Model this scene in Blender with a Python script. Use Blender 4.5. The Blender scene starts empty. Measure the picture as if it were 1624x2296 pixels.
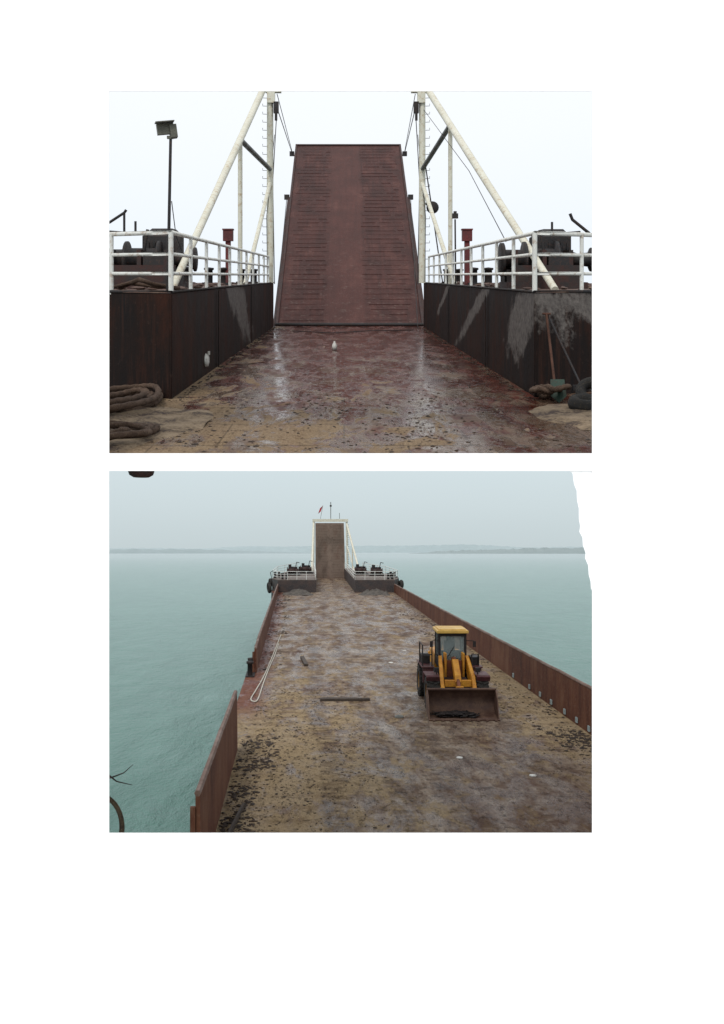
import bpy, math, random
from mathutils import Vector, Matrix, noise as mn
random.seed(7)
sc=bpy.context.scene
F=2000.0
class N:
    def __init__(s,name):
        s.m=bpy.data.materials.new(name); s.m.use_nodes=True
        s.t=s.m.node_tree; s.b=s.t.nodes['Principled BSDF']
    def n(s,t,**k):
        x=s.t.nodes.new(t)
        for a,b in k.items(): setattr(x,a,b)
        return x
    def l(s,a,b): s.t.links.new(a,b)
    def pos(s): return s.n('ShaderNodeNewGeometry').outputs['Position']
    def uv(s): 
        x=s.n('ShaderNodeUVMap'); x.uv_map='UVMap'; return x.outputs[0]
    def mapp(s,v,scale=(1,1,1),loc=(0,0,0)):
        x=s.n('ShaderNodeMapping'); s.l(v,x.inputs[0]); x.inputs['Scale'].default_value=scale; x.inputs['Location'].default_value=loc
        return x.outputs[0]
    def noise(s,v,scale,detail=6,rough=.6,dist=0):
        x=s.n('ShaderNodeTexNoise'); s.l(v,x.inputs['Vector']); x.inputs['Scale'].default_value=scale
        x.inputs['Detail'].default_value=detail; x.inputs['Roughness'].default_value=rough; x.inputs['Distortion'].default_value=dist
        return x.outputs['Fac']
    def ramp(s,f,st):
        x=s.n('ShaderNodeValToRGB'); s.l(f,x.inputs[0]); e=x.color_ramp.elements
        while len(e)<len(st): e.new(.5)
        for i,(p,c) in enumerate(st):
            e[i].position=p
            if not isinstance(c,(tuple,list)): c=(c,c,c)
            e[i].color=(*c,1)
        return x.outputs[0]
    def mix(s,f,a,b,bt='MIX'):
        x=s.n('ShaderNodeMix',data_type='RGBA',blend_type=bt)
        for v,i in((f,0),(a,6),(b,7)):
            if isinstance(v,(int,float)): x.inputs[i].default_value=v if i==0 else (v,v,v,1)
            elif isinstance(v,tuple): x.inputs[i].default_value=(*v,1)
            else: s.l(v,x.inputs[i])
        return x.outputs[2]
    def math(s,op,a,b=0,clamp=False):
        x=s.n('ShaderNodeMath',operation=op); x.use_clamp=clamp
        for i,v in enumerate((a,b)):
            if isinstance(v,(int,float)): x.inputs[i].default_value=v
            else: s.l(v,x.inputs[i])
        return x.outputs[0]
    def sep(s,v):
        x=s.n('ShaderNodeSeparateXYZ'); s.l(v,x.inputs[0]); return x.outputs
    def rng(s,v,a,b,c=0,d=1):
        x=s.n('ShaderNodeMapRange'); s.l(v,x.inputs[0])
        for i,q in enumerate((a,b,c,d)): x.inputs[i+1].default_value=q
        return x.outputs[0]
    def out(s,col,rough=.6,bump=None,bs=.3,bd=.02,metal=0,spec=None):
        for v,k in((col,'Base Color'),(rough,'Roughness')):
            if isinstance(v,tuple): s.b.inputs[k].default_value=(*v,1)
            elif isinstance(v,(int,float)): s.b.inputs[k].default_value=v
            else: s.l(v,s.b.inputs[k])
        s.b.inputs['Metallic'].default_value=metal
        if spec is not None: s.b.inputs['Specular IOR Level'].default_value=spec
        if bump is not None:
            x=s.n('ShaderNodeBump'); x.inputs['Strength'].default_value=bs; x.inputs['Distance'].default_value=bd
            s.l(bump,x.inputs['Height']); s.l(x.outputs[0],s.b.inputs['Normal'])
        return s.m

def weathered(name,c1,c2,c3,scale=1.5,rough=.6,lo=.4,hi=.62,streak=False,bd=.01,spec=.3):
    k=N(name); p=k.pos()
    a=k.noise(k.mapp(p,(1,1,.25) if streak else (1,1,1)),scale,8,.65)
    b=k.noise(p,scale*9,5,.7)
    c=k.ramp(a,[(lo,c1),(hi,c2)])
    c=k.mix(k.ramp(b,[(.52,0),(.68,1)]),c,c3)
    return k.out(c,k.rng(a,.3,.7,rough-.1,rough+.2),b,.4,bd,spec=spec)

white=weathered('white_paint',(.60,.585,.49),(.52,.50,.41),(.40,.31,.20),1.3,.5,.4,.7)
white2=weathered('rail_paint',(.66,.67,.64),(.56,.57,.54),(.36,.29,.23),1.3,.5,.4,.7)
dark=weathered('dark_steel',(.010,.010,.012),(.022,.017,.015),(.05,.025,.018),3,.6)
darkred=weathered('rusty_machine',(.018,.012,.011),(.05,.018,.014),(.015,.013,.012),4,.6)
redp=weathered('red_paint',(.12,.014,.014),(.07,.014,.014),(.04,.015,.015),4,.5)
grey=weathered('grey_steel',(.13,.14,.13),(.09,.09,.08),(.06,.045,.035),3,.5)
lampg=weathered('lamp_housing',(.12,.12,.09),(.08,.08,.065),(.05,.04,.03),5,.45)
rope_m=weathered('old_rope',(.075,.045,.03),(.04,.024,.017),(.13,.09,.06),8,.9)
wrope=weathered('white_rope',(.5,.48,.42),(.38,.35,.3),(.3,.25,.2),6,.9)
soil=weathered('soil',(.030,.022,.018),(.06,.042,.030),(.02,.016,.014),3,.9)
wood=weathered('wet_wood',(.04,.03,.024),(.07,.052,.04),(.03,.022,.018),3,.7)
rubber=weathered('rubber',(.012,.012,.012),(.022,.02,.018),(.06,.045,.03),5,.8)
green=weathered('green_paint',(.02,.05,.035),(.025,.04,.03),(.05,.03,.02),6,.5)
plate=weathered('pale_plate',(.6,.6,.57),(.45,.44,.4),(.3,.25,.2),5,.6)
yellow=weathered('yellow_paint',(.55,.255,.02),(.42,.17,.018),(.14,.055,.02),2.5,.45,.4,.62)
yellowr=weathered('yellow_roof',(.66,.42,.10),(.56,.33,.07),(.28,.15,.04),2.5,.45,.4,.65)
maroon=weathered('maroon_paint',(.085,.022,.028),(.05,.02,.02),(.12,.08,.06),3,.5)
bucket_m=weathered('worn_bucket',(.075,.038,.027),(.13,.075,.05),(.04,.025,.02),2.2,.6)
rust_top=weathered('bulwark_cap',(.17,.11,.085),(.11,.06,.042),(.06,.04,.03),1,.6)
hullm=weathered('hull_paint',(.018,.015,.015),(.04,.02,.017),(.07,.035,.02),.6,.7)
def rustmat():
    k=N('rusty_bulwark'); p=k.pos(); uv=k.uv()
    a=k.noise(k.mapp(p,(1,1,.35)),.55,9,.7,.3); st=k.noise(k.mapp(p,(2,2,.12)),2.2,7,.7); f=k.noise(p,7,6,.75)
    c=k.ramp(a,[(.34,(.080,.030,.019)),(.46,(.15,.052,.029)),(.56,(.21,.086,.046)),(.68,(.27,.145,.09))])
    c=k.mix(k.ramp(st,[(.50,0),(.68,.6)]),c,(.065,.027,.018))
    c=k.mix(k.ramp(f,[(.54,0),(.66,.7)]),c,(.26,.15,.10))
    w=k.n('ShaderNodeTexBrick'); k.l(k.mapp(uv,(0,.16,1)),w.inputs[0]); w.offset=0; w.inputs['Mortar Size'].default_value=.006; w.inputs['Scale'].default_value=1
    w.inputs['Color1'].default_value=(1,1,1,1); w.inputs['Color2'].default_value=(.86,.86,.86,1); w.inputs['Mortar'].default_value=(.5,.5,.5,1)
    c=k.mix(.8,c,w.outputs[0],'MULTIPLY')
    return k.out(c,.7,f,.5,.02,spec=.2)
rust=rustmat()
k=N('seat_cloth'); clothm=k.out((.06,.08,.09),.8)
k=N('page_white'); pg=k.out(k.ramp(k.noise(k.pos(),2,3),[(0,(.93,.93,.93)),(1,(.95,.95,.95))]),.9,spec=.1)
k=N('bounce_floor_white'); bouncem=k.out(k.ramp(k.noise(k.pos(),1.2,6),[(.3,(.78,.78,.77)),(.7,(.86,.86,.85))]),.9)
k=N('flag_cloth'); flagm=k.out((.38,.02,.03),.8)

def wallmat():
    k=N('bow_wall_paint'); p=k.pos()
    a=k.noise(k.mapp(p,(1,.6,.3)),1.6,9,.7); b=k.noise(p,14,5,.7)
    c=k.ramp(a,[(.34,(.004,.0035,.004)),(.50,(.011,.0062,.005)),(.62,(.030,.011,.007)),(.75,(.055,.02,.012))])
    c=k.mix(k.ramp(k.noise(k.mapp(p,(4,2.5,.22)),3,7,.75),[(.50,0),(.70,.7)]),c,(.045,.018,.011))
    c=k.mix(k.ramp(b,[(.60,0),(.75,.5)]),c,(.06,.034,.025))
    tot=None
    for (cx,cy,cz,sx,sy,sz) in PATCH:
        x=k.mapp(p,(1/sx,1/sy,1/sz),(-cx/sx,-cy/sy,-cz/sz))
        ln=k.n('ShaderNodeVectorMath',operation='LENGTH'); k.l(x,ln.inputs[0])
        d=k.math('ADD',ln.outputs['Value'],k.math('MULTIPLY',k.math('SUBTRACT',k.noise(k.mapp(p,(1,.5,.8)),3.2,8,.72),.5),2.8))
        m=k.rng(d,1.1,.75)
        tot=m if tot is None else k.math('MAXIMUM',tot,m)
    c=k.mix(k.math('MULTIPLY',tot,.85),c,k.ramp(b,[(.35,(.075,.066,.062)),(.7,(.19,.17,.155))]))
    return k.out(c,k.rng(a,.3,.7,.5,.8),b,.3,.01,spec=.10)

S=0.6
def U(p):
    u,v,w=p; return Vector((S*(u-.02*v),S*v,S*(.3085*v-2.38+w)))
def L(p):
    u,v,w=p; return Vector((u-.0725*v,v,-8.6+.0315*v+w))
def I(p): return Vector(p)

class MB:
    def __init__(s): s.v=[];s.f=[];s.m=[];s.sm=[]
    def add(s,vs,fs,mi=0,sm=False):
        o=len(s.v); s.v+= [tuple(x) for x in vs]
        for f in fs: s.f.append([o+i for i in f]); s.m.append(mi); s.sm.append(sm)
    def box(s,c,d,mi=0,rot=None):
        x,y,z=[q/2 for q in d]
        vs=[Vector((a*x,b*y,e*z)) for a in(-1,1) for b in(-1,1) for e in(-1,1)]
        if rot is not None: vs=[rot@q for q in vs]
        c=Vector(c)
        s.add([q+c for q in vs],[(0,1,3,2),(4,6,7,5),(0,4,5,1),(2,3,7,6),(0,2,6,4),(1,5,7,3)],mi)
    def tube(s,pts,r,seg=10,mi=0,closed=False,sm=True):
        pts=[Vector(p) for p in pts]; n=len(pts)
        if not isinstance(r,(list,tuple)): r=[r]*n
        vs=[];up=None
        for i,p in enumerate(pts):
            if closed: d=pts[(i+1)%n]-pts[i-1]
            else: d=pts[min(i+1,n-1)]-pts[max(i-1,0)]
            d.normalize()
            if up is None:
                up=Vector((0,0,1)) if abs(d.z)<.9 else Vector((1,0,0))
            a=d.cross(up).normalized(); b=a.cross(d).normalized(); up=b
            for j in range(seg):
                t=2*math.pi*j/seg; vs.append(p+(a*math.cos(t)+b*math.sin(t))*r[i])
        fs=[]
        for i in range(n if closed else n-1):
            for j in range(seg):
                i2=(i+1)%n
                fs.append((i*seg+j,i*seg+(j+1)%seg,i2*seg+(j+1)%seg,i2*seg+j))
        s.add(vs,fs,mi,sm)
        if not closed:
            s.add(vs[:seg],[tuple(range(seg))],mi); s.add(vs[-seg:],[tuple(range(seg))[::-1]],mi)
    def prism(s,poly,z0,z1,mi=0,mt=None):
        n=len(poly); vs=[(x,y,z0) for x,y in poly]+[(x,y,z1) for x,y in poly]
        s.add(vs,[(i,(i+1)%n,n+(i+1)%n,n+i) for i in range(n)],mi)
        s.add(vs[n:],[tuple(range(n))],mi if mt is None else mt); s.add(vs[:n],[tuple(range(n))[::-1]],mi)
    def lathe(s,c,ax,prof,seg=20,mi=0):
        c=Vector(c); ax=Vector(ax).normalized(); t=Vector((0,0,1)) if abs(ax.z)<.9 else Vector((1,0,0))
        a=ax.cross(t).normalized(); b=ax.cross(a); vs=[]
        for r,o in prof:
            for j in range(seg):
                q=2*math.pi*j/seg; vs.append(c+ax*o+(a*math.cos(q)+b*math.sin(q))*max(r,.0005))
        s.add(vs,[(i*seg+j,i*seg+(j+1)%seg,(i+1)*seg+(j+1)%seg,(i+1)*seg+j) for i in range(len(prof)-1) for j in range(seg)],mi,True)
    def clod(s,c,r,mi=0,flat=.45):
        g=(1+5**.5)/2
        vs=[(-1,g,0),(1,g,0),(-1,-g,0),(1,-g,0),(0,-1,g),(0,1,g),(0,-1,-g),(0,1,-g),(g,0,-1),(g,0,1),(-g,0,-1),(-g,0,1)]
        fs=[(0,11,5),(0,5,1),(0,1,7),(0,7,10),(0,10,11),(1,5,9),(5,11,4),(11,10,2),(10,7,6),(7,1,8),(3,9,4),(3,4,2),(3,2,6),(3,6,8),(3,8,9),(4,9,5),(2,4,11),(6,2,10),(8,6,7),(9,8,1)]
        r*=.55; sx,sy=random.uniform(.6,1.9),random.uniform(.6,1.9)
        s.add([(c[0]+x*r*.5*sx*random.uniform(.5,1.4),c[1]+y*r*.5*sy*random.uniform(.5,1.4),c[2]+z*r*.5*flat*random.uniform(.5,1.3)) for x,y,z in vs],fs,mi)
    def make(s,name,mats,T=I,parent=None,bevel=0):
        vs=[T(p) for p in s.v]
        lo=Vector([min(q[i] for q in vs) for i in range(3)]); hi=Vector([max(q[i] for q in vs) for i in range(3)])
        c=(lo+hi)/2
        me=bpy.data.meshes.new(name); me.from_pydata([q-c for q in vs],[],s.f)
        if not isinstance(mats,(list,tuple)): mats=[mats]
        for m in mats: me.materials.append(m)
        me.polygons.foreach_set('material_index',s.m); me.polygons.foreach_set('use_smooth',s.sm)
        uvl=me.uv_layers.new(name='UVMap')
        for lp in me.loops: q=s.v[lp.vertex_index]; uvl.data[lp.index].uv=(q[0],q[1])
        me.update()
        o=bpy.data.objects.new(name,me); sc.collection.objects.link(o); o.location=c
        if parent: o.parent=parent; o.location=c-parent.location
        if bevel:
            b=o.modifiers.new('bev','BEVEL'); b.width=bevel; b.segments=2; b.limit_method='ANGLE'
        return o
def empty(name,loc=(0,0,0)):
    e=bpy.data.objects.new(name,None); sc.collection.objects.link(e); e.location=loc; return e

YP=7.0
def px(x): return (x-812)/F*YP
def pz(y): return (1235-y)/F*YP
x0,x1=px(245.5),px(1327.5)
zs=[-4.2,pz(1867),pz(1056),pz(1016.5),pz(205),5.0]
b=MB(); y0,y1=YP,YP-.006
xs=[-4.4,x0,x1,4.4]
hole={(1,1),(1,3)}
for j in range(5):
    for i in range(3):
        if (i,j) in hole: continue
        a,c_,d,e=xs[i],xs[i+1],zs[j],zs[j+1]
        b.add([(a,y1,d),(c_,y1,d),(c_,y1,e),(a,y1,e)],[(0,1,2,3)])
        b.add([(a,y0,d),(c_,y0,d),(c_,y0,e),(a,y0,e)],[(3,2,1,0)])
for j in (1,3):
    for (p,q) in(((x0,zs[j]),(x1,zs[j])),((x1,zs[j]),(x1,zs[j+1])),((x1,zs[j+1]),(x0,zs[j+1])),((x0,zs[j+1]),(x0,zs[j]))):
        b.add([(p[0],y1,p[1]),(q[0],y1,q[1]),(q[0],y0,q[1]),(p[0],y0,p[1])],[(0,1,2,3)])
b.make('white_wall',pg)
b=MB(); b.box((0,-6.5,-4.45),(40,27.1,.5)); b.make('quay',bouncem,bevel=.03)  # unseen white floor, added to bounce light onto the page wall
b=MB()
pts=[(1272,1050),(1284,1062),(1287,1085),(1293,1100),(1294,1122),(1298,1140),(1298,1163),(1301,1180),(1299,1192),(1306,1205),(1307,1222),(1313,1240),(1312,1252),(1319,1268),(1320,1288),(1324,1303),(1325,1320),(1334,1335)]
vs=[]
for (x,y) in pts:
    vs.append((px(x)*1.001,YP+.004,pz(y)*1.001)); vs.append((px(1360),YP+.004,pz(y)*1.001))
b.add(vs,[(2*i,2*i+1,2*i+3,2*i+2) for i in range(len(pts)-1)])
b.make('torn_white_canvas',pg)

# ================================================================== UPPER VESSEL
PATCH=[]
def patch(u,v,w,su,sv,sw):
    c=U((u,v,w)); PATCH.append((c.x,c.y,c.z,su,sv,sw))
patch(-3.3,27.6,1.7,.7,2.3,.46)
patch(3.7,18.8,1.5,.8,1.0,.42)
patch(3.7,24,1.85,.8,3.6,.14)
patch(3.7,33,1.6,.8,1.5,.1)
patch(5.0,18.3,1.7,.25,.8,.2)
wallm=wallmat()
def upperdeck():
    k=N('wet_red_deck'); uv=k.uv(); s=k.sep(uv); v=s[1]; u=s[0]
    med=k.noise(k.mapp(uv,(1,.4,1),(5,3,0)),3.2,8,.65,.3); fine=k.noise(k.mapp(uv,(1,.6,1)),26,6,.75)
    base=k.ramp(med,[(.3,(.032,.0065,.004)),(.52,(.070,.015,.008)),(.75,(.105,.028,.014))])
    m1=k.math('ADD',k.noise(k.mapp(uv,(1,.4,1),(2,7,0)),1.3,10,.72,.6),k.rng(v,13,36,.07,-.08))
    base=k.mix(k.ramp(m1,[(.515,0),(.575,.8)]),base,k.ramp(fine,[(.3,(.070,.044,.028)),(.7,(.165,.118,.080))]))
    m2=k.math('ADD',k.noise(k.mapp(uv,(1,.45,1),(11,2,0)),1.25,11,.74,.7),k.rng(v,12,24,.06,-.11))
    sd=k.math('MULTIPLY',k.rng(u,-1.5,-3.4),.13); rt=k.math('MULTIPLY',k.rng(u,1.0,2.6),-.10)
    m2=k.math('ADD',k.math('ADD',m2,sd),rt)
    sand=k.ramp(m2,[(.52,0),(.575,.9)])
    base=k.mix(sand,base,k.ramp(fine,[(.3,(.090,.058,.033)),(.52,(.20,.142,.085)),(.8,(.30,.22,.145))]))
    clods=k.ramp(k.noise(k.mapp(uv,(1,.6,1)),7,9,.85),[(.53,0),(.60,1)])
    base=k.mix(k.math('MULTIPLY',clods,k.rng(v,12,24,.85,.2)),base,(.030,.013,.008))
    w=k.n('ShaderNodeTexBrick'); k.l(k.mapp(uv,(.28,.14,1)),w.inputs[0]); w.inputs['Mortar Size'].default_value=.004; w.inputs['Scale'].default_value=1
    w.inputs['Color1'].default_value=(1,1,1,1); w.inputs['Color2'].default_value=(.9,.9,.9,1); w.inputs['Mortar'].default_value=(.4,.4,.4,1)
    base=k.mix(.7,base,w.outputs[0],'MULTIPLY')
    wet=k.noise(k.mapp(uv,(1,.35,1),(1,4,0)),1.6,8,.68,.4)
    r=k.ramp(wet,[(.44,.06),(.52,.18),(.60,.5)])
    r=k.mix(sand,r,.85)
    h=k.math('ADD',k.math('MULTIPLY',sand,1.2),k.math('ADD',k.math('MULTIPLY',fine,.2),k.math('ADD',k.math('MULTIPLY',med,.4),k.math('MULTIPLY',clods,.3))))
    k.l(k.mix(sand,k.ramp(wet,[(.48,.55),(.58,.12)]),.08),k.b.inputs['Specular IOR Level'])
    return k.out(base,r,h,.25,.016)
ud=upperdeck()
barge=empty('barge',U((0,28,0)))
b=MB()
b.prism([(-9,11.8),(9,11.8),(9,17),(9,20),(3.9,22),(3.9,42.4),(-3.5,42.4),(-3.5,22),(-9,20)],-.08,0)
b.make('deck',ud,U,barge)
b=MB()
LW=[(-3.27,41.3),(-3.33,17.2),(-4.95,18.2),(-9,21),(-9,36),(-6,41.3)]
RW=[(3.68,41.3),(3.74,17.5),(5.1,18.3),(9,21),(9,36),(6,41.3)]
b.prism(LW,.003,2.04); b.prism(RW[::-1],.003,2.04)
b.box((-3.35,17.25,1.0),(.06,.06,2.0)); b.box((3.76,17.55,1.0),(.06,.06,2.0))
for v in (23.2,31.5): 
    b.box((-3.262,v,1.0),(.02,.06,2.0)); b.box((3.67,v,1.0),(.02,.06,2.0))
b.make('bow_walls',wallm,U,barge)
b=MB()
for W in (LW,RW): b.tube([(x,y,2.06) for x,y in W[:4]],.03,8)
b.make('wall_coping',dark,U,barge)
b=MB()
k=N('wing_deck'); p=k.pos(); wd=k.out(k.ramp(k.noise(p,3,8,.7),[(.35,(.03,.012,.01)),(.55,(.09,.045,.03)),(.7,(.15,.10,.065))]),.7)
for W,sg in((LW,1),(RW,-1)):
    q=[(x+(-.02 if sg>0 else .02),y) for x,y in W]
    b.prism(q if sg>0 else q[::-1],2.042,2.06)
b.make('wing_deck',wd,U,barge)
b=MB()
for i in range(260):
    v=random.uniform(17,41); r=random.uniform(.02,.07)
    b.clod((-3.2+random.uniform(-.04,.1),v,r*.15),r); b.clod((3.6-random.uniform(-.04,.15),v,r*.15),r)
cs=[(random.uniform(-4,3.5),random.uniform(12.5,18)) for _ in range(26)]
for i in range(2600):
    if i%3: c=random.choice(cs); u=c[0]+random.gauss(0,.3); v=max(12,c[1]+random.gauss(0,.6))
    else: v=12+abs(random.gauss(0,2.6)); u=random.uniform(-4.6,4.6)
    r=.008+.045*random.random()**4
    b.clod((u,v,r*.1),r)
b.make('gravel',soil,U)
b=MB()
for i in range(500):
    u=random.uniform(-9,-3.5) if i%2 else random.uniform(3.9,9); v=random.uniform(19.5,36); r=.05+.2*random.random()**2
    b.clod((u,max(v,18+abs(u)*.35),2.06+r*.2),r)
b.make('rubble_pile',wd,U)
def R(u,s,n): return (u,42.5+17.5*s-.536*n,11.1*s+.845*n)
k=N('ramp_rust'); p=k.pos(); uv=k.uv()
a=k.noise(k.mapp(p,(1,1,.4)),1.3,9,.7); f=k.noise(p,18,6,.75)
c=k.ramp(a,[(.35,(.034,.013,.011)),(.55,(.060,.021,.0175)),(.70,(.098,.040,.032))])
st=k.noise(k.mapp(uv,(5,.25,1)),1,7,.7)
c=k.mix(k.ramp(st,[(.45,0),(.68,.6)]),c,(.027,.012,.011))
uu=k.sep(uv)
mid=k.math('MULTIPLY',k.rng(uu[0],-.95,-.75),k.rng(uu[0],1.1,.9))
c=k.mix(k.math('MULTIPLY',mid,.3),c,(.090,.034,.028))
c=k.mix(k.ramp(f,[(.55,0),(.7,.4)]),c,(.11,.055,.043))
low=k.math('MULTIPLY',k.rng(uu[1],52,43),k.ramp(k.noise(k.mapp(p,(1,1,2)),5,8,.75),[(.56,0),(.64,1)]))
c=k.mix(k.math('MULTIPLY',low,.6),c,(.14,.10,.085))
rampm=k.out(c,.6,f,.5,.015,spec=.15)
b=MB()
def rbox(u0,u1,s0,s1,n0,n1,mi=0):
    vs=[R(u,s_,n) for u in(u0,u1) for s_ in(s0,s1) for n in(n0,n1)]
    b.add(vs,[(0,1,3,2),(4,6,7,5),(0,4,5,1),(2,3,7,6),(0,2,6,4),(1,5,7,3)],mi)
rbox(-3.15,3.70,0.004,1,-.3,0)
ramp_e=empty('bow_ramp',U((0.2,51,5.5)))
b.make('ramp_plate',rampm,U,ramp_e,.01)
b=MB()
for i in range(44):
    s_=.02+i*.0222
    for (a0,a1) in((-2.9,-.85),(1.0,3.45)):
        x=a0+random.uniform(-.1,.3)
        while x<a1-.3:
            e_=min(x+random.uniform(.5,2.4),a1+random.uniform(-.2,.05)); q=random.uniform(-.0012,.0012)
            rbox(x,e_,s_+q,s_+q+.0012,.001,random.choice([.008,.014,.02])); x=e_+random.uniform(.03,.3)
b.make('tread_bars',rampm,U,ramp_e)
b=MB()
rbox(-3.27,-3.152,0,1.0,-.42,.06); rbox(3.702,3.82,0,1.0,-.42,.06)
rbox(-3.27,3.82,1.001,1.008,-.42,.07)
rbox(-3.4,-3.275,.0,.64,-.35,.0); rbox(3.825,3.95,.0,.64,-.35,.0)
rbox(-3.1,3.65,-.008,.003,-.2,.06)
b.make('ramp_flanges',weathered('flange_rust',(.025,.012,.011),(.045,.018,.015),(.07,.035,.03),2,.6),U,ramp_e)
b=MB()
b.tube([(-3.3,42.2,.06),(3.8,42.2,.06)],.09,10)
for s_ in (.94,.64): b.box(R(-3.45,s_,0),(.3,.3,.3)); b.box(R(4.0,s_,0),(.3,.3,.3))
b.make('hinge_and_lugs',dark,U,ramp_e)

def mast(sg,um,ud_,uv_post,vd,foot):
    e=empty('mast',U((um,40,6)))
    b=MB()
    b.tube([(um,40,2.05),(um,40,6.5),(um,40,12.2)],[.155,.15,.14],14)
    b.make('mast_post',white,U,e)
    b=MB(); top=(ud_,40,10.64); bot=(foot,20,2.06)
    d=[top[i]-bot[i] for i in range(3)]
    b.tube([bot,[bot[i]+d[i]*.5 for i in range(3)],[bot[i]+d[i]*1.15 for i in range(3)]],[.085,.12,.155],14)
    tt=(vd-20)/20; at=[bot[i]+d[i]*tt for i in range(3)]
    b.tube([(at[0],vd,2.06),at],.085,10)
    b.make('strut',white,U,e)
    b=MB(); b.tube([at,(um,40,7.14)],.1,10); b.make('brace',grey,U,e)
    b=MB(); b.tube([(um,39.9,6.5),((uv_post)*1.0,33,2.06)],.09,10); b.make('lower_brace',white,U,e)
    b=MB(); b.box((um-sg*.15,39.95,10.75),(.7,.3,.35)); b.box((um-sg*.05,39.9,10.35),(.35,.25,.5)); b.make('head_plate',white,U,e)
    b=MB()
    for i in range(24):
        w=2.4+i*.36
        b.tube([(um+sg*.14,39.9,w),(um+sg*.32,39.85,w),(um+sg*.32,39.85,w+.1)],.013,5)
    b.make('rungs',grey,U,e)
    b=MB(); b.box((um-sg*.28,39.9,9.9),(.22,.25,.5)); b.tube([(um-sg*.28,39.8,9.9),(um-sg*.28,39.8,9.3)],.06,8); b.make('pulley_block',dark,U,e)
    b=MB()
    ru=-3.45 if sg<0 else 4.0
    rp=R(ru,.94,.1)
    b.tube([(um-sg*.28,39.9,10.0),rp],.022,5); b.tube([(um-sg*.32,39.9,10.5),(rp[0],rp[1],rp[2]+.1)],.018,5)
    b.tube([(um-sg*.3,39.9,9.6),(um-sg*.12,40,6.6),(um-sg*.2,40,2.0)],.02,5)
    rp=R(ru,.64,0)
    b.tube([(um-sg*.2,40,8.7),(um+sg*.14,39.8,5),(um+sg*.1,39.8,2.1)],.014,5)
    b.tube([(um-sg*.12,41,0),rp],.02,5)
    b.make('hoist_wires',dark,U,e)
mast(-1,-3.32,-3.68,-3.66,32.2,-3.87)
mast(1,3.50,3.80,4.1,34.2,4.73)
b=MB()
b.tube([(3.56,39.9,9.8),(4.2,30,5.9),(3.9,21.5,3.2)],.012,5); b.make('stay_wire',dark,U)
b=MB(); b.tube([(3.65,39.8,5.6),(3.82,39.7,5.4)],.05,8); b.lathe((3.92,39.6,5.4),(0,-1,0),[(0,-.12),(.26,-.1),(.28,.05),(.2,.12),(0,.14)],16); b.tube([(3.6,39.7,7.4),(3.95,39.6,5),(4.3,39,2.1)],.03,6)
b.make('searchlight',dark,U)
b=MB(); b.tube([(4.0,32,2.06),(3.98,32,4.4)],.03,8); b.box((3.98,32,4.52),(.2,.2,.18)); b.box((3.98,32,4.65),(.1,.14,.08)); b.make('deck_lamp',dark,U)

def railing(um,v0,front):
    b=MB()
    vsn=[v0+i*(39.6-v0)/10 for i in range(11)]
    for v in vsn: b.tube([(um,v,2.05),(um,v,3.22)],.042,8)
    for w,r in((3.22,.045),(2.80,.036),(2.42,.036)):
        b.tube([(q[0],q[1],w) for q in front[::-1]]+[(um,v0,w),(um,39.6,w)],r,8)
    for q in front: b.tube([(q[0],q[1],2.0),(q[0],q[1],3.22)],.042,8)
    b.tube([(um,v0,2.05),(um,v0,3.22)],.05,8)
    b.make('guard_railing',white2,U)
railing(-3.36,17.3,[(-4.72,18.1),(-6.3,19.2),(-8.5,20.7)])
railing(3.76,17.6,[(4.86,18.25),(6.2,19.3),(8.5,20.7)])

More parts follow.
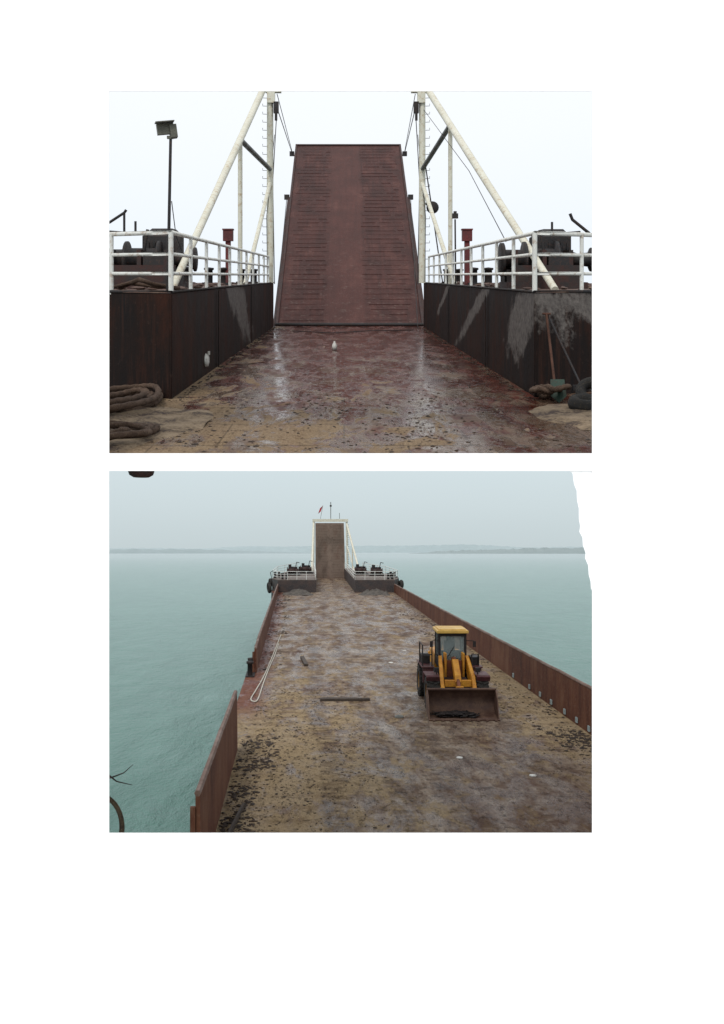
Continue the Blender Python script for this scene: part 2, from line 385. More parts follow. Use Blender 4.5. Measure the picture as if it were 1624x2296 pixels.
def windlass(cu,cv,sg):
    e=empty('windlass',U((cu,cv,3)))
    b=MB(); z=2.06
    for dx in(-.75,-.05,.6): b.prism([(cu+dx-.05,cv-.5),(cu+dx+.05,cv-.5),(cu+dx+.05,cv+.5),(cu+dx-.05,cv+.5)],z,z+.95)
    b.box((cu,cv,z+.08),(1.9,1.4,.16)); b.box((cu,cv-.55,z+.35),(1.7,.12,.45))
    b.make('frame',darkred,U,e)
    b=MB(); ax=(1,0,0)
    b.lathe((cu-1.05,cv,z+.72),ax,[(.001,0),(.42,0),(.42,.08),(.25,.1),(.25,.55),(.45,.57),(.45,.63),(.28,.65),(.28,1.35),(.46,1.37),(.46,1.43),(.001,1.44)],24)
    b.lathe((cu+.75,cv,z+.72),ax,[(.001,0),(.2,0),(.15,.15),(.18,.4),(.3,.45),(.3,.5),(.001,.5)],16)
    b.make('drum',dark,U,e)
    b=MB(); b.prism([(cu-.1,cv+.1),(cu+.75,cv+.1),(cu+.75,cv+1.1),(cu-.1,cv+1.1)],z+.1,z+1.3)
    b.add([(cu-.1,cv+.1,z+1.3),(cu+.75,cv+.1,z+1.3),(cu+.75,cv+1.1,z+1.3),(cu-.1,cv+1.1,z+1.3),(cu+.1,cv+.3,z+1.5),(cu+.6,cv+.3,z+1.5),(cu+.6,cv+.9,z+1.5),(cu+.1,cv+.9,z+1.5)],[(0,1,5,4),(1,2,6,5),(2,3,7,6),(3,0,4,7),(4,5,6,7)])
    b.box((cu+.3,cv-.3,z+.55),(.5,.4,.5)); b.box((cu-.55,cv+.8,z+.5),(.6,.6,.9))
    for i in range(5): b.box((cu+.05+i*.15,cv+.08,z+.8),(.04,.06,.7))
    b.make('gearbox',dark,U,e)
    b=MB()
    b.tube([(cu,cv-.2,z+.9),(cu-.1*sg,cv-.2,z+1.45)],.04,6); b.tube([(cu+.25*sg,cv-.2,z+1.35),(cu+.9*sg,cv-.2,z+1.40)],.035,6)
    if sg<0: b.tube([(cu-.80,cv-.3,z+1.62),(cu-.45,cv-.3,z+1.85),(cu-.40,cv-.3,z+1.92)],.035,6); b.tube([(cu-.8,cv-.3,z+1.62),(cu-1.1,cv-.3,z+1.5)],.035,6); b.tube([(cu-.45,cv-.3,z+1.85),(cu-.45,cv-.3,z+1.3)],.03,6)
    else: b.tube([(cu+.62,cv-.3,z+1.85),(cu+.68,cv-.3,z+1.7),(cu+1.1,cv-.3,z+1.36)],.04,6)
    b.tube([(cu+.2*sg,cv-.2,z+1.3),(cu+.2*sg,cv-.2,z+1.65)],.03,6)
    b.make('brake_levers',dark,U,e)
windlass(-4.9,22,-1); windlass(4.95,22.3,1)
def bollard(u,v):
    b=MB()
    for d in(-.25,.25): b.lathe((u+d,v,2.06),(0,0,1),[(.13,0),(.13,.5),(.17,.52),(.17,.58),(.001,.6)],12)
    b.box((u,v,2.1),(.9,.35,.08)); b.make('mooring_bollard',dark,U)
for q in((-4.3,30),(-3.9,36),(4.6,30),(4.4,36),(-5,27),(5.5,27)): bollard(*q)
for u,v in((-3.9,30),(4.13,30)):
    b=MB(); b.box((u,v,2.9),(.16,.2,1.7)); b.box((u,v,3.72),(.32,.3,.36)); b.box((u,v,3.93),(.36,.34,.05)); b.make('fire_box',redp,U)
e=empty('floodlight',U((-3.55,18.2,4)))
b=MB(); b.tube([(-3.6,18.2,2.06),(-3.54,18.2,5.2)],[.035,.03],8); b.tube([(-3.52,18.2,3.9),(-3.45,18.3,3.2),(-3.35,18.4,2.9)],.01,5); b.make('pole',dark,U,e)
b=MB(); rot=Matrix.Rotation(math.radians(-8),3,'Y')@Matrix.Rotation(math.radians(18),3,'Z')
b.box((-3.65,18.2,5.37),(.34,.12,.22),0,rot); b.box((-3.5,18.25,5.33),(.14,.2,.27),0,rot); b.box((-3.65,18.12,5.50),(.38,.2,.02),0,rot)
b.box((-3.55,18.2,5.2),(.12,.08,.06)); b.make('lamp_head',lampg,U,e)

def loops(cx,cv,n,ru,rv,r,seed,name,mat,z=.09,T=U,dz=.05):
    random.seed(seed); b=MB(); pts=[];rr=[]
    ph=random.random()*6
    for i in range(n*60):
        q=i*22/60; t=q/22*2*math.pi; k_=1+.22*math.sin(q*.11+ph)+.12*math.sin(q*.37)
        pts.append((cx+math.cos(t)*ru*k_+.1*math.sin(q*.07),cv+math.sin(t)*rv*k_+.3*math.sin(q*.05),z+dz*(q/22)+.02*math.sin(q*.9)))
        rr.append(r*(1+.13*math.sin(i*1.9)))
    b.tube(pts,rr,8); b.make(name,mat,T)
loops(-3.95,16.0,6,.42,1.2,.055,3,'rope_coil',rope_m,.07,U,.035)
loops(-3.45,13.1,5,.5,.42,.045,5,'rope_coil',rope_m,.05,U,.02)
loops(3.9,17.0,5,.18,.22,.05,8,'rope_coil',rope_m,.06)
def tyre(c,ax,Rr,r,T,name='tyre',mat=None):
    b=MB(); prof=[]
    for i in range(13):
        t=2*math.pi*i/12; prof.append((Rr+r*math.cos(t)*.8,r*math.sin(t)))
    b.lathe(c,ax,prof,24); b.make(name,mat or rubber,T)
tyre((4.22,15.6,.14),(0,-.15,1),.2,.13,U); tyre((4.42,15.9,.32),(-.3,-.6,.7),.2,.12,U)
k=N('wet_sand'); fine=k.noise(k.pos(),30,7,.7)
sandm=k.out(k.ramp(k.math('ADD',fine,k.math('MULTIPLY',k.math('SUBTRACT',k.noise(k.pos(),4,6,.6),.5),1.2)),[(.35,(.04,.022,.015)),(.5,(.17,.12,.07)),(.75,(.25,.185,.12))]),.9,fine,.6,.02)
def mound(cx,cv,ru,rv,h,T,mat,name,seed=0,w0=0,amp=.5):
    b=MB(); n=30; vs=[]
    for i in range(n+1):
        for j in range(n+1):
            a=-1+2*i/n; c_=-1+2*j/n
            q=max(0,1-(a*a+c_*c_)*(1+.9*mn.noise(Vector((a*2.5,c_*2.5,seed+.5))))); x=cx+a*ru; y=cv+c_*rv
            nz=mn.fractal(Vector((a*3+seed,c_*3,seed)),1,2,5)
            vs.append((x,y,w0+h*(q**1.1)*(1+amp*nz)-.012+(.0 if q>0 else -.03)))
    b.add(vs,[(i*(n+1)+j,(i+1)*(n+1)+j,(i+1)*(n+1)+j+1,i*(n+1)+j+1) for i in range(n) for j in range(n)],0,True)
    b.make(name,mat,T)
mound(-3.7,14.3,1.5,2.3,.10,U,sandm,'sand_pile',1)
mound(4.1,15.3,1.0,1.6,.08,U,sandm,'sand_pile',4)
b=MB(); b.tube([(4.02,17.0,.25),(3.98,17.55,1.62)],.026,8,0); b.tube([(3.90,17.55,1.63),(4.06,17.55,1.63)],.022,6,0)
b.add([(3.9,16.85,.42),(4.16,16.85,.42),(4.18,16.75,.12),(4.03,16.7,.0),(3.88,16.75,.12)],[(0,1,2,3,4)],1)
b.add([(3.9,16.87,.42),(4.16,16.87,.42),(4.18,16.77,.12),(4.03,16.72,.0),(3.88,16.77,.12)],[(4,3,2,1,0)],1)
b.make('shovel',[weathered('wood_handle',(.09,.035,.02),(.06,.026,.016),(.035,.018,.012),4,.7),green],U)
b=MB(); b.tube([(4.02,17.6,1.6),(4.4,16.6,.35)],.02,8); b.box((4.42,16.55,.3),(.35,.06,.1)); b.make('rake',dark,U)
b=MB(); b.lathe((-.31,28.5,.0),(0,0,1),[(.001,0),(.075,.01),(.08,.14),(.06,.2),(.03,.25),(.03,.28),(.001,.29)],14); b.make('plastic_bottle',plate,U)
b=MB(); b.lathe((-3.26,21.3,.36),(1,0,0),[(.0,.03),(.09,.03),(.15,.015),(.16,-.05)],16); b.box((-3.23,21.3,.53),(.04,.12,.08)); b.make('scupper_cover',plate,U)
b=MB(); b.tube([(-4.9,19.5,2.12),(-4.3,18.7,2.3),(-3.9,18.3,2.2),(-3.6,19.4,2.1)],.05,7); b.tube([(-5.2,19.7,2.1),(-4.6,19,2.22),(-4,19.6,2.12)],.04,7); b.make('mooring_rope',rope_m,U)
b=MB(); b.tube([(-2.2,38,.03),(-.5,36.6,.03),(1,38,.03),(3,38.5,.03)],.02,6); b.make('cable',dark,U)

# ================================================================== LOWER VESSEL
random.seed(21)
def lowerdeck():
    k=N('muddy_deck'); uv=k.uv(); s=k.sep(uv); u=s[0]; v=s[1]
    big=k.noise(k.mapp(uv,(1,.5,1)),.35,10,.70,.5); med=k.noise(k.mapp(uv,(1,.45,1),(3,9,0)),1.3,11,.80,.4); fine=k.noise(k.mapp(uv,(1,.6,1)),9,8,.8)
    base=k.ramp(med,[(.36,(.062,.036,.023)),(.45,(.125,.084,.058)),(.54,(.21,.158,.116)),(.66,(.29,.235,.18))])
    base=k.mix(k.ramp(big,[(.51,0),(.60,.7)]),base,k.ramp(fine,[(.3,(.058,.026,.017)),(.7,(.125,.062,.040))]))
    lf=k.math('MULTIPLY',k.rng(u,5.2,-.5),k.rng(v,58,34)); rt=k.math('MULTIPLY',k.rng(u,8.2,10.8),k.rng(v,80,42))
    m=k.math('ADD',k.noise(k.mapp(uv,(1,.5,1),(7,1,0)),.8,11,.80,.5),k.math('MULTIPLY',k.math('MAXIMUM',lf,rt),.14))
    sand=k.ramp(m,[(.53,0),(.61,.95)])
    base=k.mix(sand,base,k.ramp(fine,[(.3,(.17,.12,.066)),(.7,(.34,.258,.155))]))
    wv=k.n('ShaderNodeTexWave',bands_direction='Y'); k.l(uv,wv.inputs[0]); wv.inputs['Scale'].default_value=.28; wv.inputs['Distortion'].default_value=9; wv.inputs['Detail'].default_value=8; wv.inputs['Detail Scale'].default_value=1.5; wv.inputs['Detail Roughness'].default_value=.85
    base=k.mix(k.ramp(big,[(.4,.1),(.6,.5)]),base,k.ramp(wv.outputs['Fac'],[(.1,(.5,.42,.38)),(.5,(1,1,1))]),'MULTIPLY')
    for c0,wd_ in((.9,.5),(3.0,.45),(5.3,.6),(8.9,.5)):
        cen=k.math('ADD',u,k.math('MULTIPLY',k.math('SUBTRACT',k.noise(k.mapp(uv,(0,.05,1),(c0,0,0)),1,2),.5),3))
        d=k.math('ABSOLUTE',k.math('SUBTRACT',cen,c0))
        tr=k.math('MULTIPLY',k.rng(d,wd_,wd_*.6),k.ramp(k.noise(k.mapp(uv,(.8,2.4,1),(c0,0,0)),1,6,.75),[(.45,0),(.56,.65)]))
        base=k.mix(tr,base,(.065,.040,.028))
    sp=k.ramp(k.noise(k.mapp(uv,(1,.55,1)),4,10,.88),[(.545,0),(.60,1)])
    base=k.mix(k.math('MULTIPLY',sp,.75),base,(.034,.021,.015))
    red=k.math('MULTIPLY',k.rng(u,-1.2,-2.1),k.rng(v,38,42))
    base=k.mix(k.math('MULTIPLY',red,.8),base,(.12,.036,.026))
    red2=k.math('MULTIPLY',k.rng(u,4,7),k.rng(v,36,27))
    base=k.mix(k.math('MULTIPLY',red2,k.ramp(med,[(.4,.8),(.6,.25)])),base,(.085,.045,.029))
    wet=k.noise(k.mapp(uv,(1,.4,1),(4,4,0)),.7,8,.7,.3)
    r=k.ramp(wet,[(.42,.18),(.55,.6)]); r=k.mix(sand,r,.9)
    k.l(k.ramp(wet,[(.44,.28),(.56,.06)]),k.b.inputs['Specular IOR Level'])
    h=k.math('ADD',fine,k.math('ADD',med,sp))
    return k.out(base,r,h,.7,.06)
ld=lowerdeck()
barge2=empty('barge',L((4.8,70,0)))
hp=[(-2.9,20),(12.5,20),(12.5,108),(12.9,113),(12.5,124),(9,139),(1.1,139),(-2.9,124),(-3.3,113),(-2.9,108)]
b=MB(); b.prism(hp,-.12,0); b.make('deck',ld,L,barge2)
b=MB(); n=len(hp); vs=[L((x,y,-.122)) for x,y in hp]+[Vector((L((x,y,0)).x,y,-12)) for x,y in hp]
b.add(vs,[(i,(i+1)%n,n+(i+1)%n,n+i) for i in range(n)]); b.make('hull',hullm,I,barge2)
def bulw(u,pts,th,name,side):
    b=MB(); vs=[]
    for v,h in pts:
        vs+=[(u,v,.002),(u+side*.02,v,h),(u+side*th,v,h),(u+side*th,v,.002)]
    n=len(pts); fs=[]
    for i in range(n-1):
        for j in range(4): fs.append((4*i+j,4*i+4+j,4*i+4+(j+1)%4,4*i+(j+1)%4))
    fs+=[(0,1,2,3),(4*n-1,4*n-2,4*n-3,4*n-4)]
    b.add(vs,fs)
    v=pts[0][0]
    while v<pts[-1][0]:
        for i in range(n-1):
            if pts[i][0]<=v<=pts[i+1][0]:
                h=pts[i][1]+(pts[i+1][1]-pts[i][1])*(v-pts[i][0])/(pts[i+1][0]-pts[i][0])
        b.box((u+side*(th+.06),v,h*.44),(.12,.1,h*.86)); v+=2.6
    b.make('wall',rust,L,name)
    b=MB()
    pp=[]
    for (v0,h0),(v1,h1) in zip(pts[:-1],pts[1:]):
        m=int((v1-v0)/1.5)
        for i in range(m): pp.append((v0+(v1-v0)*i/m,h0+(h1-h0)*i/m))
    pp.append(pts[-1])
    b.tube([(u+side*(th/2+.01)+.02*mn.noise(Vector((v*.4,u,0))),v,h+.03+.03*mn.noise(Vector((v*.5,u,3)))) for v,h in pp],th*.62,6,0,False,False); b.make('cap_rail',rust_top,L,name)
bw=empty('bulwark',L((11.9,70,1))); bulw(11.9,[(21,2.0),(36,1.84),(55,1.6),(80,1.3),(109.8,1.0)],.12,bw,1)
bw=empty('bulwark',L((-2.3,28,1))); bulw(-2.27,[(21,2.2),(33.9,2.15)],.13,bw,-1)
bw=empty('bulwark',L((-2.3,80,1))); bulw(-2.33,[(51,1.4),(56,1.5),(80,1.3),(109.8,1.0)],.12,bw,-1)
WL=[(-2.4,110),(2.35,110),(2.5,138),(1.1,138.5),(-2.8,123),(-3.2,113)]
WR=[(7.1,110),(12.0,110),(12.8,113),(12.4,123),(8.9,138.5),(7.25,138)]
b=MB(); b.prism(WL,.002,1.5); b.prism(WR,.002,1.5)
b.make('bow_walls',weathered('bow_wall_hazed',(.026,.023,.024),(.055,.037,.032),(.12,.10,.09),1.2,.6),L,barge2)  # steel tinted paler, distance haze put into the colour
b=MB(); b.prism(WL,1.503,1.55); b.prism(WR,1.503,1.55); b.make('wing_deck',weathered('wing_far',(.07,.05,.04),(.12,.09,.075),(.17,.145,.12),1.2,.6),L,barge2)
def rail2(path,step=1.1):
    b=MB(); z=1.55
    for (p,q) in zip(path[:-1],path[1:]):
        d=math.dist(p,q); m=max(1,int(d/(step if abs(p[1]-q[1])<2 else 3)))
        for i in range(m+1):
            x=p[0]+(q[0]-p[0])*i/m; y=p[1]+(q[1]-p[1])*i/m
            b.tube([(x,y,z),(x,y,z+1.02)],.035,6)
    for w,r in((1.02,.04),(.68,.03),(.35,.03)): b.tube([(x,y,z+w) for x,y in path],r,6)
    b.make('guard_railing',white2,L)
rail2([(2.5,137),(2.3,110.2),(-2.4,110.2),(-3.1,113),(-2.7,123),(0,134)])
rail2([(7.3,137),(7.15,110.2),(12.0,110.2),(12.7,113),(12.2,123),(9.8,134)])
b=MB()
b.add([(2.82,137.8,0),(7.43,137.8,0),(7.35,141,8.55),(2.85,141,8.55),(2.82,138.2,0),(7.43,138.2,0),(7.35,141.4,8.55),(2.85,141.4,8.55)],[(0,1,2,3),(7,6,5,4),(0,3,7,4),(1,5,6,2),(3,2,6,7)])
k=N('ramp_hazed'); p=k.pos(); a=k.noise(k.mapp(p,(1,1,.3)),.9,9,.75)
c=k.ramp(a,[(.35,(.085,.058,.044)),(.50,(.135,.098,.076)),(.68,(.095,.055,.040))])  # rust tones lightened to paint in the haze of distance
rf=k.out(c,.7,spec=.2)
e=empty('bow_ramp',L((5.1,139,4))); b.make('ramp_plate',rf,L,e)
b=MB()
for i in range(34):
    t=.02+i*.0285
    for a0,a1 in((3.0,4.7),(5.5,7.2)): b.box(((a0+a1)/2+random.uniform(-.1,.1),137.79+3.2*t,8.55*t),(a1-a0,.05,.03))
b.make('tread_bars',rf,L,e)
e=empty('ramp_portal',L((5.1,138,5)))
b=MB()
b.tube([(2.45,137.5,1.5),(2.55,137.5,9.1)],.15,8); b.tube([(7.75,137.5,1.5),(7.6,137.5,9.1)],.15,8)
b.make('legs',white,L,e)
b=MB(); b.box((5.08,137.4,8.95),(5.5,.35,.42)); b.make('crossbeam',white,L,e)
b=MB(); b.tube([(7.6,137.4,8.4),(8.7,124,1.55)],.15,8); b.tube([(2.5,137.4,8.6),(2.0,124,1.55)],.15,8); b.tube([(8.1,131,5.2),(8.1,131,1.5)],.1,6); b.tube([(7.65,137,5),(8.3,130,1.6)],.09,6); b.tube([(2.25,131,5),(2.3,131,1.5)],.1,6)
b.make('struts',white,L,e)
b=MB()
for i in range(20): b.tube([(7.7,137.2,2+i*.33),(7.95,137.2,2+i*.33)],.025,4)
b.make('rungs',grey,L,e)
def pole(u,h0,h1,r=.05,T=L): 
    b=MB(); b.tube([(u,137.5,h0),(u,137.5,h1)],r,6); b.make('signal_mast',grey,L)
pole(5.15,9.2,11.8,.06); pole(6.5,9.2,10.1,.04)
b=MB(); b.box((5.15,137.5,11.2),(.3,.2,.25)); b.make('signal_lamp',dark,L)
e=empty('red_flag',L((3.7,137.5,10)))
b=MB(); b.tube([(3.55,137.5,9.2),(3.95,137.5,11.3)],.03,6); b.make('staff',grey,L,e)
b=MB(); vs=[]
for i in range(7):
    for j in range(5): vs.append((3.93-.08*j-i*.07,137.5+.12*math.sin(i*1.2+j),11.2-.22*j-i*.06))
b.add(vs,[(i*5+j,i*5+j+1,(i+1)*5+j+1,(i+1)*5+j) for i in range(6) for j in range(4)],0,True); b.make('cloth',flagm,L,e)
for cu,cv,s_ in((-.6,120,1),(1.2,124,1),(8.6,121,1),(10.6,119,1)):
    e=empty('windlass',L((cu,cv,2)))
    b=MB(); b.lathe((cu-.8,cv,2.15),(1,0,0),[(.001,0),(.5,0),(.5,.1),(.3,.12),(.3,.9),(.5,.92),(.5,1.0),(.28,1.02),(.28,1.5),(.45,1.55),(.001,1.6)],14); b.make('drum',darkred,L,e)
    b=MB(); b.box((cu,cv+.6,2.1),(1.2,.8,1.1)); b.box((cu-.4,cv+.5,2.8),(.4,.5,.3)); b.box((cu,cv,1.65),(2,1.8,.2)); b.make('gearbox',dark,L,e)
    b=MB(); b.tube([(cu+.3,cv,2.2),(cu+.5,cv,3.3)],.05,6); b.tube([(cu+.5,cv,3.3),(cu+.9,cv,3.2)],.05,6); b.make('brake_levers',dark,L,e)
for u,v in((-2.6,114),(-1.6,111.5),(11.6,111.5),(12.3,115),(.6,128),(9.4,128)):
    b=MB()
    for d in(-.25,.25): b.lathe((u+d,v,1.55),(0,0,1),[(.15,0),(.15,.65),(.2,.67),(.2,.75),(.001,.77)],10)
    b.make('mooring_bollard',dark,L)
for u,v,w in((-3.4,109,.55),(-3.6,113,.5),(-3.5,116,.8),(12.8,110.5,.9),(13.15,113,.8),(13.0,117,1.0)):
    tyre((u,v,w),(1,.25,0),.42,.2,L)
b=MB(); b.tube([(-2.9,109.5,.5),(-3.3,109.5,2.5),(-3.0,109.8,2.7)],.05,6); b.make('davit',dark,L)
b=MB()
for d in(-.3,.3): b.lathe((-2.65,50.5+d*2,0),(0,0,1),[(.14,0),(.14,.7),(.2,.72),(.2,.85),(.001,.87)],12)
b.box((-2.65,50.5,.03),(.5,1.8,.06)); b.make('mooring_bollard',dark,L)
b=MB()
pts=[(-1.25,68,.05),(-1.5,60,.06),(-1.7,54,.05),(-1.9,49,.05),(-2.12,45.5,.05),(-2.25,43.2,.05),(-1.98,42.7,.05),(-1.88,44,.05),(-1.82,47,.05),(-1.68,52,.05),(-1.48,57,.05),(-1.32,63,.05)]
def smooth(pts,n=6):
    o=[];P=[Vector(p) for p in pts]
    for i in range(len(P)-1):
        a,b_,c_,d=P[max(i-1,0)],P[i],P[i+1],P[min(i+2,len(P)-1)]
        for j in range(n):
            t=j/n; o.append(.5*((2*b_)+(-a+c_)*t+(2*a-5*b_+4*c_-d)*t*t+(-a+3*b_-3*c_+d)*t**3))
    return o+[P[-1]]
b.tube(smooth(pts),.032,7); b.make('mooring_rope',wrope,L)
b=MB(); b.box((2.3,43.1,.07),(2.4,.22,.12),0,Matrix.Rotation(.03,3,'Z')); b.box((2.1,43.45,.05),(1.6,.16,.08),0,Matrix.Rotation(-.02,3,'Z')); b.make('timber_beam',wood,L,bevel=.015)
b=MB(); b.box((.42,55,.08),(.24,3.2,.14),0,Matrix.Rotation(.07,3,'Z')); b.make('timber_beam',wood,L,bevel=.015)
b=MB(); b.box((-1.75,25.6,.1),(.07,2.6,.12),0,Matrix.Rotation(-.1,3,'Z')); b.make('timber_beam',wood,L)
for u,v,r in((5.93,32.6,.11),(8.0,30.3,.11),(5.75,54.8,.14),(7.2,60,.12)):
    b=MB(); b.lathe((u,v,0),(0,0,1),[(r*1.1,.005),(r*1.05,.03),(r*.7,.035),(.001,.03)],14); b.make('lid',plate,L)
b=MB(); b.lathe((4.5,39.4,0),(0,0,1),[(.2,.005),(.19,.07),(.13,.07),(.12,.02)],14,0); b.lathe((4.5,39.4,0),(0,0,1),[(.12,.02),(.001,.02)],14,1); b.make('manhole',[grey,dark],L)
b=MB()
for i,v in enumerate((36.3,37.9,39.6,41.7,43.6,45.6,49)): b.box((11.86,v,.22),(.05,.22,.22),0)
b.make('freeing_port_covers',weathered('pale_blue_plate',(.28,.34,.34),(.22,.26,.26),(.15,.15,.15),4,.6),L)
b=MB()
def scat(n,u0,u1,v0,v1,r0,r1,clump=.5):
    cs=[(random.uniform(u0,u1),random.uniform(v0,v1)) for _ in range(max(1,n//40))]
    for _ in range(n):
        if random.random()<clump:
            c=random.choice(cs); u=c[0]+random.gauss(0,.28); v=c[1]+random.gauss(0,.6)
        else: u=random.uniform(u0,u1); v=random.uniform(v0,v1)
        if not -2.2<u<11.8: continue
        r=r0+(r1-r0)*random.random()**4; b.clod((u,v,r*.1),r)
scat(4200,-2.1,2.6,23,46,.010,.08,.7)
scat(900,-2.2,-1.0,31,36,.015,.15,.85); scat(800,-2.2,-1.2,24,29,.015,.15,.85)
scat(900,-2.2,-.8,50,105,.02,.18,.7)
scat(1600,9.8,11.8,32,100,.015,.14,.7); scat(900,8.6,11.6,30,50,.01,.06,.5)
scat(2000,-2,11.5,24,60,.008,.035,.5)
scat(600,10.2,11.8,34,36.5,.02,.16,.85)
scat(500,0,9,60,105,.02,.09,.6)
b.make('gravel',soil,L)
rub=weathered('rubble',(.035,.03,.027),(.09,.078,.066),(.15,.14,.125),2.5,.9)
mound(.1,107.6,2.1,2.6,.42,L,rub,'rubble_pile',2,amp=.8)
mound(9.3,107.8,2.0,2.6,.4,L,rub,'rubble_pile',6,amp=.8)

# wheel loader
LU,LV=7.26,38.9
YA=math.radians(3)
def T3(p):
    x,y,z=p; return L((LU+x*math.cos(YA)+y*math.sin(YA)*.6,LV+y,z))
e=empty('wheel_loader',T3((0,4,1.5)))
b=MB()
prof=[(-.15,.04),(.35,.04),(.75,.11),(1.02,.34),(1.1,.66),(1.0,.97),(.72,1.18),(.62,1.2)]
n=len(prof); W=1.5
outer=[(y+.06,z-(.03 if z<.2 else -.02)) for y,z in prof]
vs=[(-W,y,z) for y,z in prof]+[(W,y,z) for y,z in prof]+[(-W,y,z) for y,z in outer]+[(W,y,z) for y,z in outer]
fs=[(i,i+1,n+i+1,n+i) for i in range(n-1)]+[(2*n+i,3*n+i,3*n+i+1,2*n+i+1) for i in range(n-1)]+[(0,n,3*n,2*n),(n-1,3*n-1,4*n-1,2*n-1)]
b.add(vs,fs,0,True)
for sx in(-1,1):
    pl=[(sx*W,y,z) for y,z in prof]+[(sx*W,.25,.9)]+[(sx*W,-.05,.22)]
    q=[(sx*(W+.04),y,z) for _,y,z in pl]; m=len(pl)
    b.add(pl+q,[tuple(range(m)),tuple(range(m,2*m))[::-1]]+[(i,(i+1)%m,m+(i+1)%m,m+i) for i in range(m)])
b.box((0,-.15,.035),(3.1,.2,.05)); b.box((0,.68,1.22),(3.08,.14,.07))
for i in range(8): b.box((-1.35+i*.386,-.3,.045),(.1,.22,.05))
b.make('bucket',bucket_m,T3,e)
b=MB()
for i in range(320): 
    r=random.uniform(.05,.2); b.clod((random.gauss(-.25,.42),random.uniform(.15,.75),.1+random.uniform(0,.14)),r)
b.make('bucket_soil',dark,T3,e)
b=MB()
def arm(sx):
    P=[(1.2,.45),(1.1,.8),(1.9,1.55),(3.1,2.35),(3.3,2.25),(3.2,1.95),(2.2,1.25)]
    x0_,x1_=sx*.56,sx*.70; m=len(P)
    b.add([(x0_*(1.15 if y<2 else 1),y,z) for y,z in P]+[(x1_*(1.15 if y<2 else 1),y,z) for y,z in P],[tuple(range(m)),tuple(range(m,2*m))[::-1]]+[(i,(i+1)%m,m+(i+1)%m,m+i) for i in range(m)])
arm(1);arm(-1)
b.box((0,1.75,1.28),(1.2,.22,.3))
P=[(1.6,1.35),(1.75,1.65),(2.6,2.25),(2.75,2.1),(2.1,1.45)]
b.add([(-.14,y,z) for y,z in P]+[(.14,y,z) for y,z in P],[tuple(range(5)),tuple(range(5,10))[::-1]]+[(i,(i+1)%5,5+(i+1)%5,5+i) for i in range(5)])
b.box((-.42,3.0,1.9),(.1,.5,1.2)); b.box((.42,3.0,1.9),(.1,.5,1.2)); b.box((0,1.15,1.0),(.35,.15,.5))
b.make('lift_arms',yellow,T3,e,.02)
b=MB(); b.tube([(0,1.2,1.1),(0,2.0,1.6)],.09,10); b.tube([(0,2.0,1.6),(0,3.1,2.2)],.13,10)
for sx in(-1,1): b.tube([(sx*.35,2.9,1.0),(sx*.45,1.9,1.3)],.09,10)
b.box((0,2.95,1.75),(.7,.2,.8))
b.make('hydraulic_cylinders',weathered('ram_rust',(.15,.035,.015),(.09,.03,.015),(.28,.14,.03),4,.45),T3,e)
b=MB(); b.box((0,2.6,1.05),(1.0,1.8,.7)); b.box((0,2.2,.75),(1.9,.35,.35)); b.box((0,5.6,.75),(1.9,.35,.35)); b.box((0,4.9,1.0),(1.1,3.6,.6))
b.make('chassis',darkred,T3,e,.02)
b=MB()
for sx in(-1,1):
    b.box((sx*1.15,2.3,1.62),(.62,1.2,.06)); b.box((sx*1.15,1.66,1.5),(.62,.05,.26),0,Matrix.Rotation(.5,3,'X')); b.box((sx*1.15,2.93,1.45),(.62,.06,.36))
    b.box((sx*1.15,4.6,1.72),(.6,2.2,.07)); b.box((sx*1.15,3.6,1.35),(.5,.1,.7))
b.make('fenders',maroon,T3,e,.015)
b=MB()
for sx in(-1,1):
    b.box((sx*.95,2.0,1.85),(.22,.15,.2)); b.tube([(sx*.95,2.0,1.6),(sx*.95,2.0,1.8)],.03,6)
b.make('headlamps',dark,T3,e)
rimm=weathered('rim',(.22,.11,.02),(.09,.05,.025),(.05,.03,.02),4,.5)
def wheel(x,y):
    b=MB()
    b.lathe((x,y,.78),(1,0,0),[(.42,-.27),(.6,-.3),(.72,-.27),(.78,-.2),(.78,.2),(.72,.27),(.6,.3),(.42,.27)],28,0)
    for i in range(24):
        t=2*math.pi*i/24
        for sd in(-1,1):
            tt=t+(.07 if sd>0 else 0)
            rot=Matrix.Rotation(tt,3,'X'); b.box(Vector((x+sd*.15,y,.78))+rot@Vector((0,0,.79)),(.26,.09,.08),0,rot@Matrix.Rotation(sd*.4,3,'Z'))
    for sd in (-1,1): b.lathe((x,y,.78),(sd,0,0),[(.43,.26),(.4,.2),(.36,.1),(.18,.1),(.15,.2),(.001,.2)],20,1)
    b.make('wheel',[rubber,rimm],T3,e)
for x in(-1.12,1.12):
    wheel(x,2.25); wheel(x,5.6)
b=MB(); z0,z1=1.75,3.32
for sx in(-.62,.62):
    b.box((sx,3.55,(z0+z1)/2),(.11,.11,z1-z0),0,Matrix.Rotation(-.04,3,'X')); b.box((sx,4.85,(z0+z1)/2),(.09,.09,z1-z0)); b.box((sx,4.25,(z0+z1)/2),(.05,.06,z1-z0))
    b.box((sx,4.2,z0+.2),(.07,1.3,.4))
b.box((0,3.52,z0+.14),(1.25,.08,.32)); b.box((0,3.55,z1-.05),(1.3,.1,.14)); b.box((0,4.85,z0+.3),(1.2,.08,.6)); b.box((0,4.2,z0),(1.3,1.4,.1))
b.tube([(-.3,3.49,2.1),(.1,3.47,2.75)],.018,5)
b.make('cab_frame',dark,T3,e)
b=MB(); b.box((0,3.55,2.65),(1.2,.02,1.35),0,Matrix.Rotation(-.04,3,'X')); b.box((-.615,4.2,2.75),(.02,1.2,1.1)); b.box((.615,4.2,2.75),(.02,1.2,1.1)); b.box((0,4.86,2.85),(1.2,.02,.9))
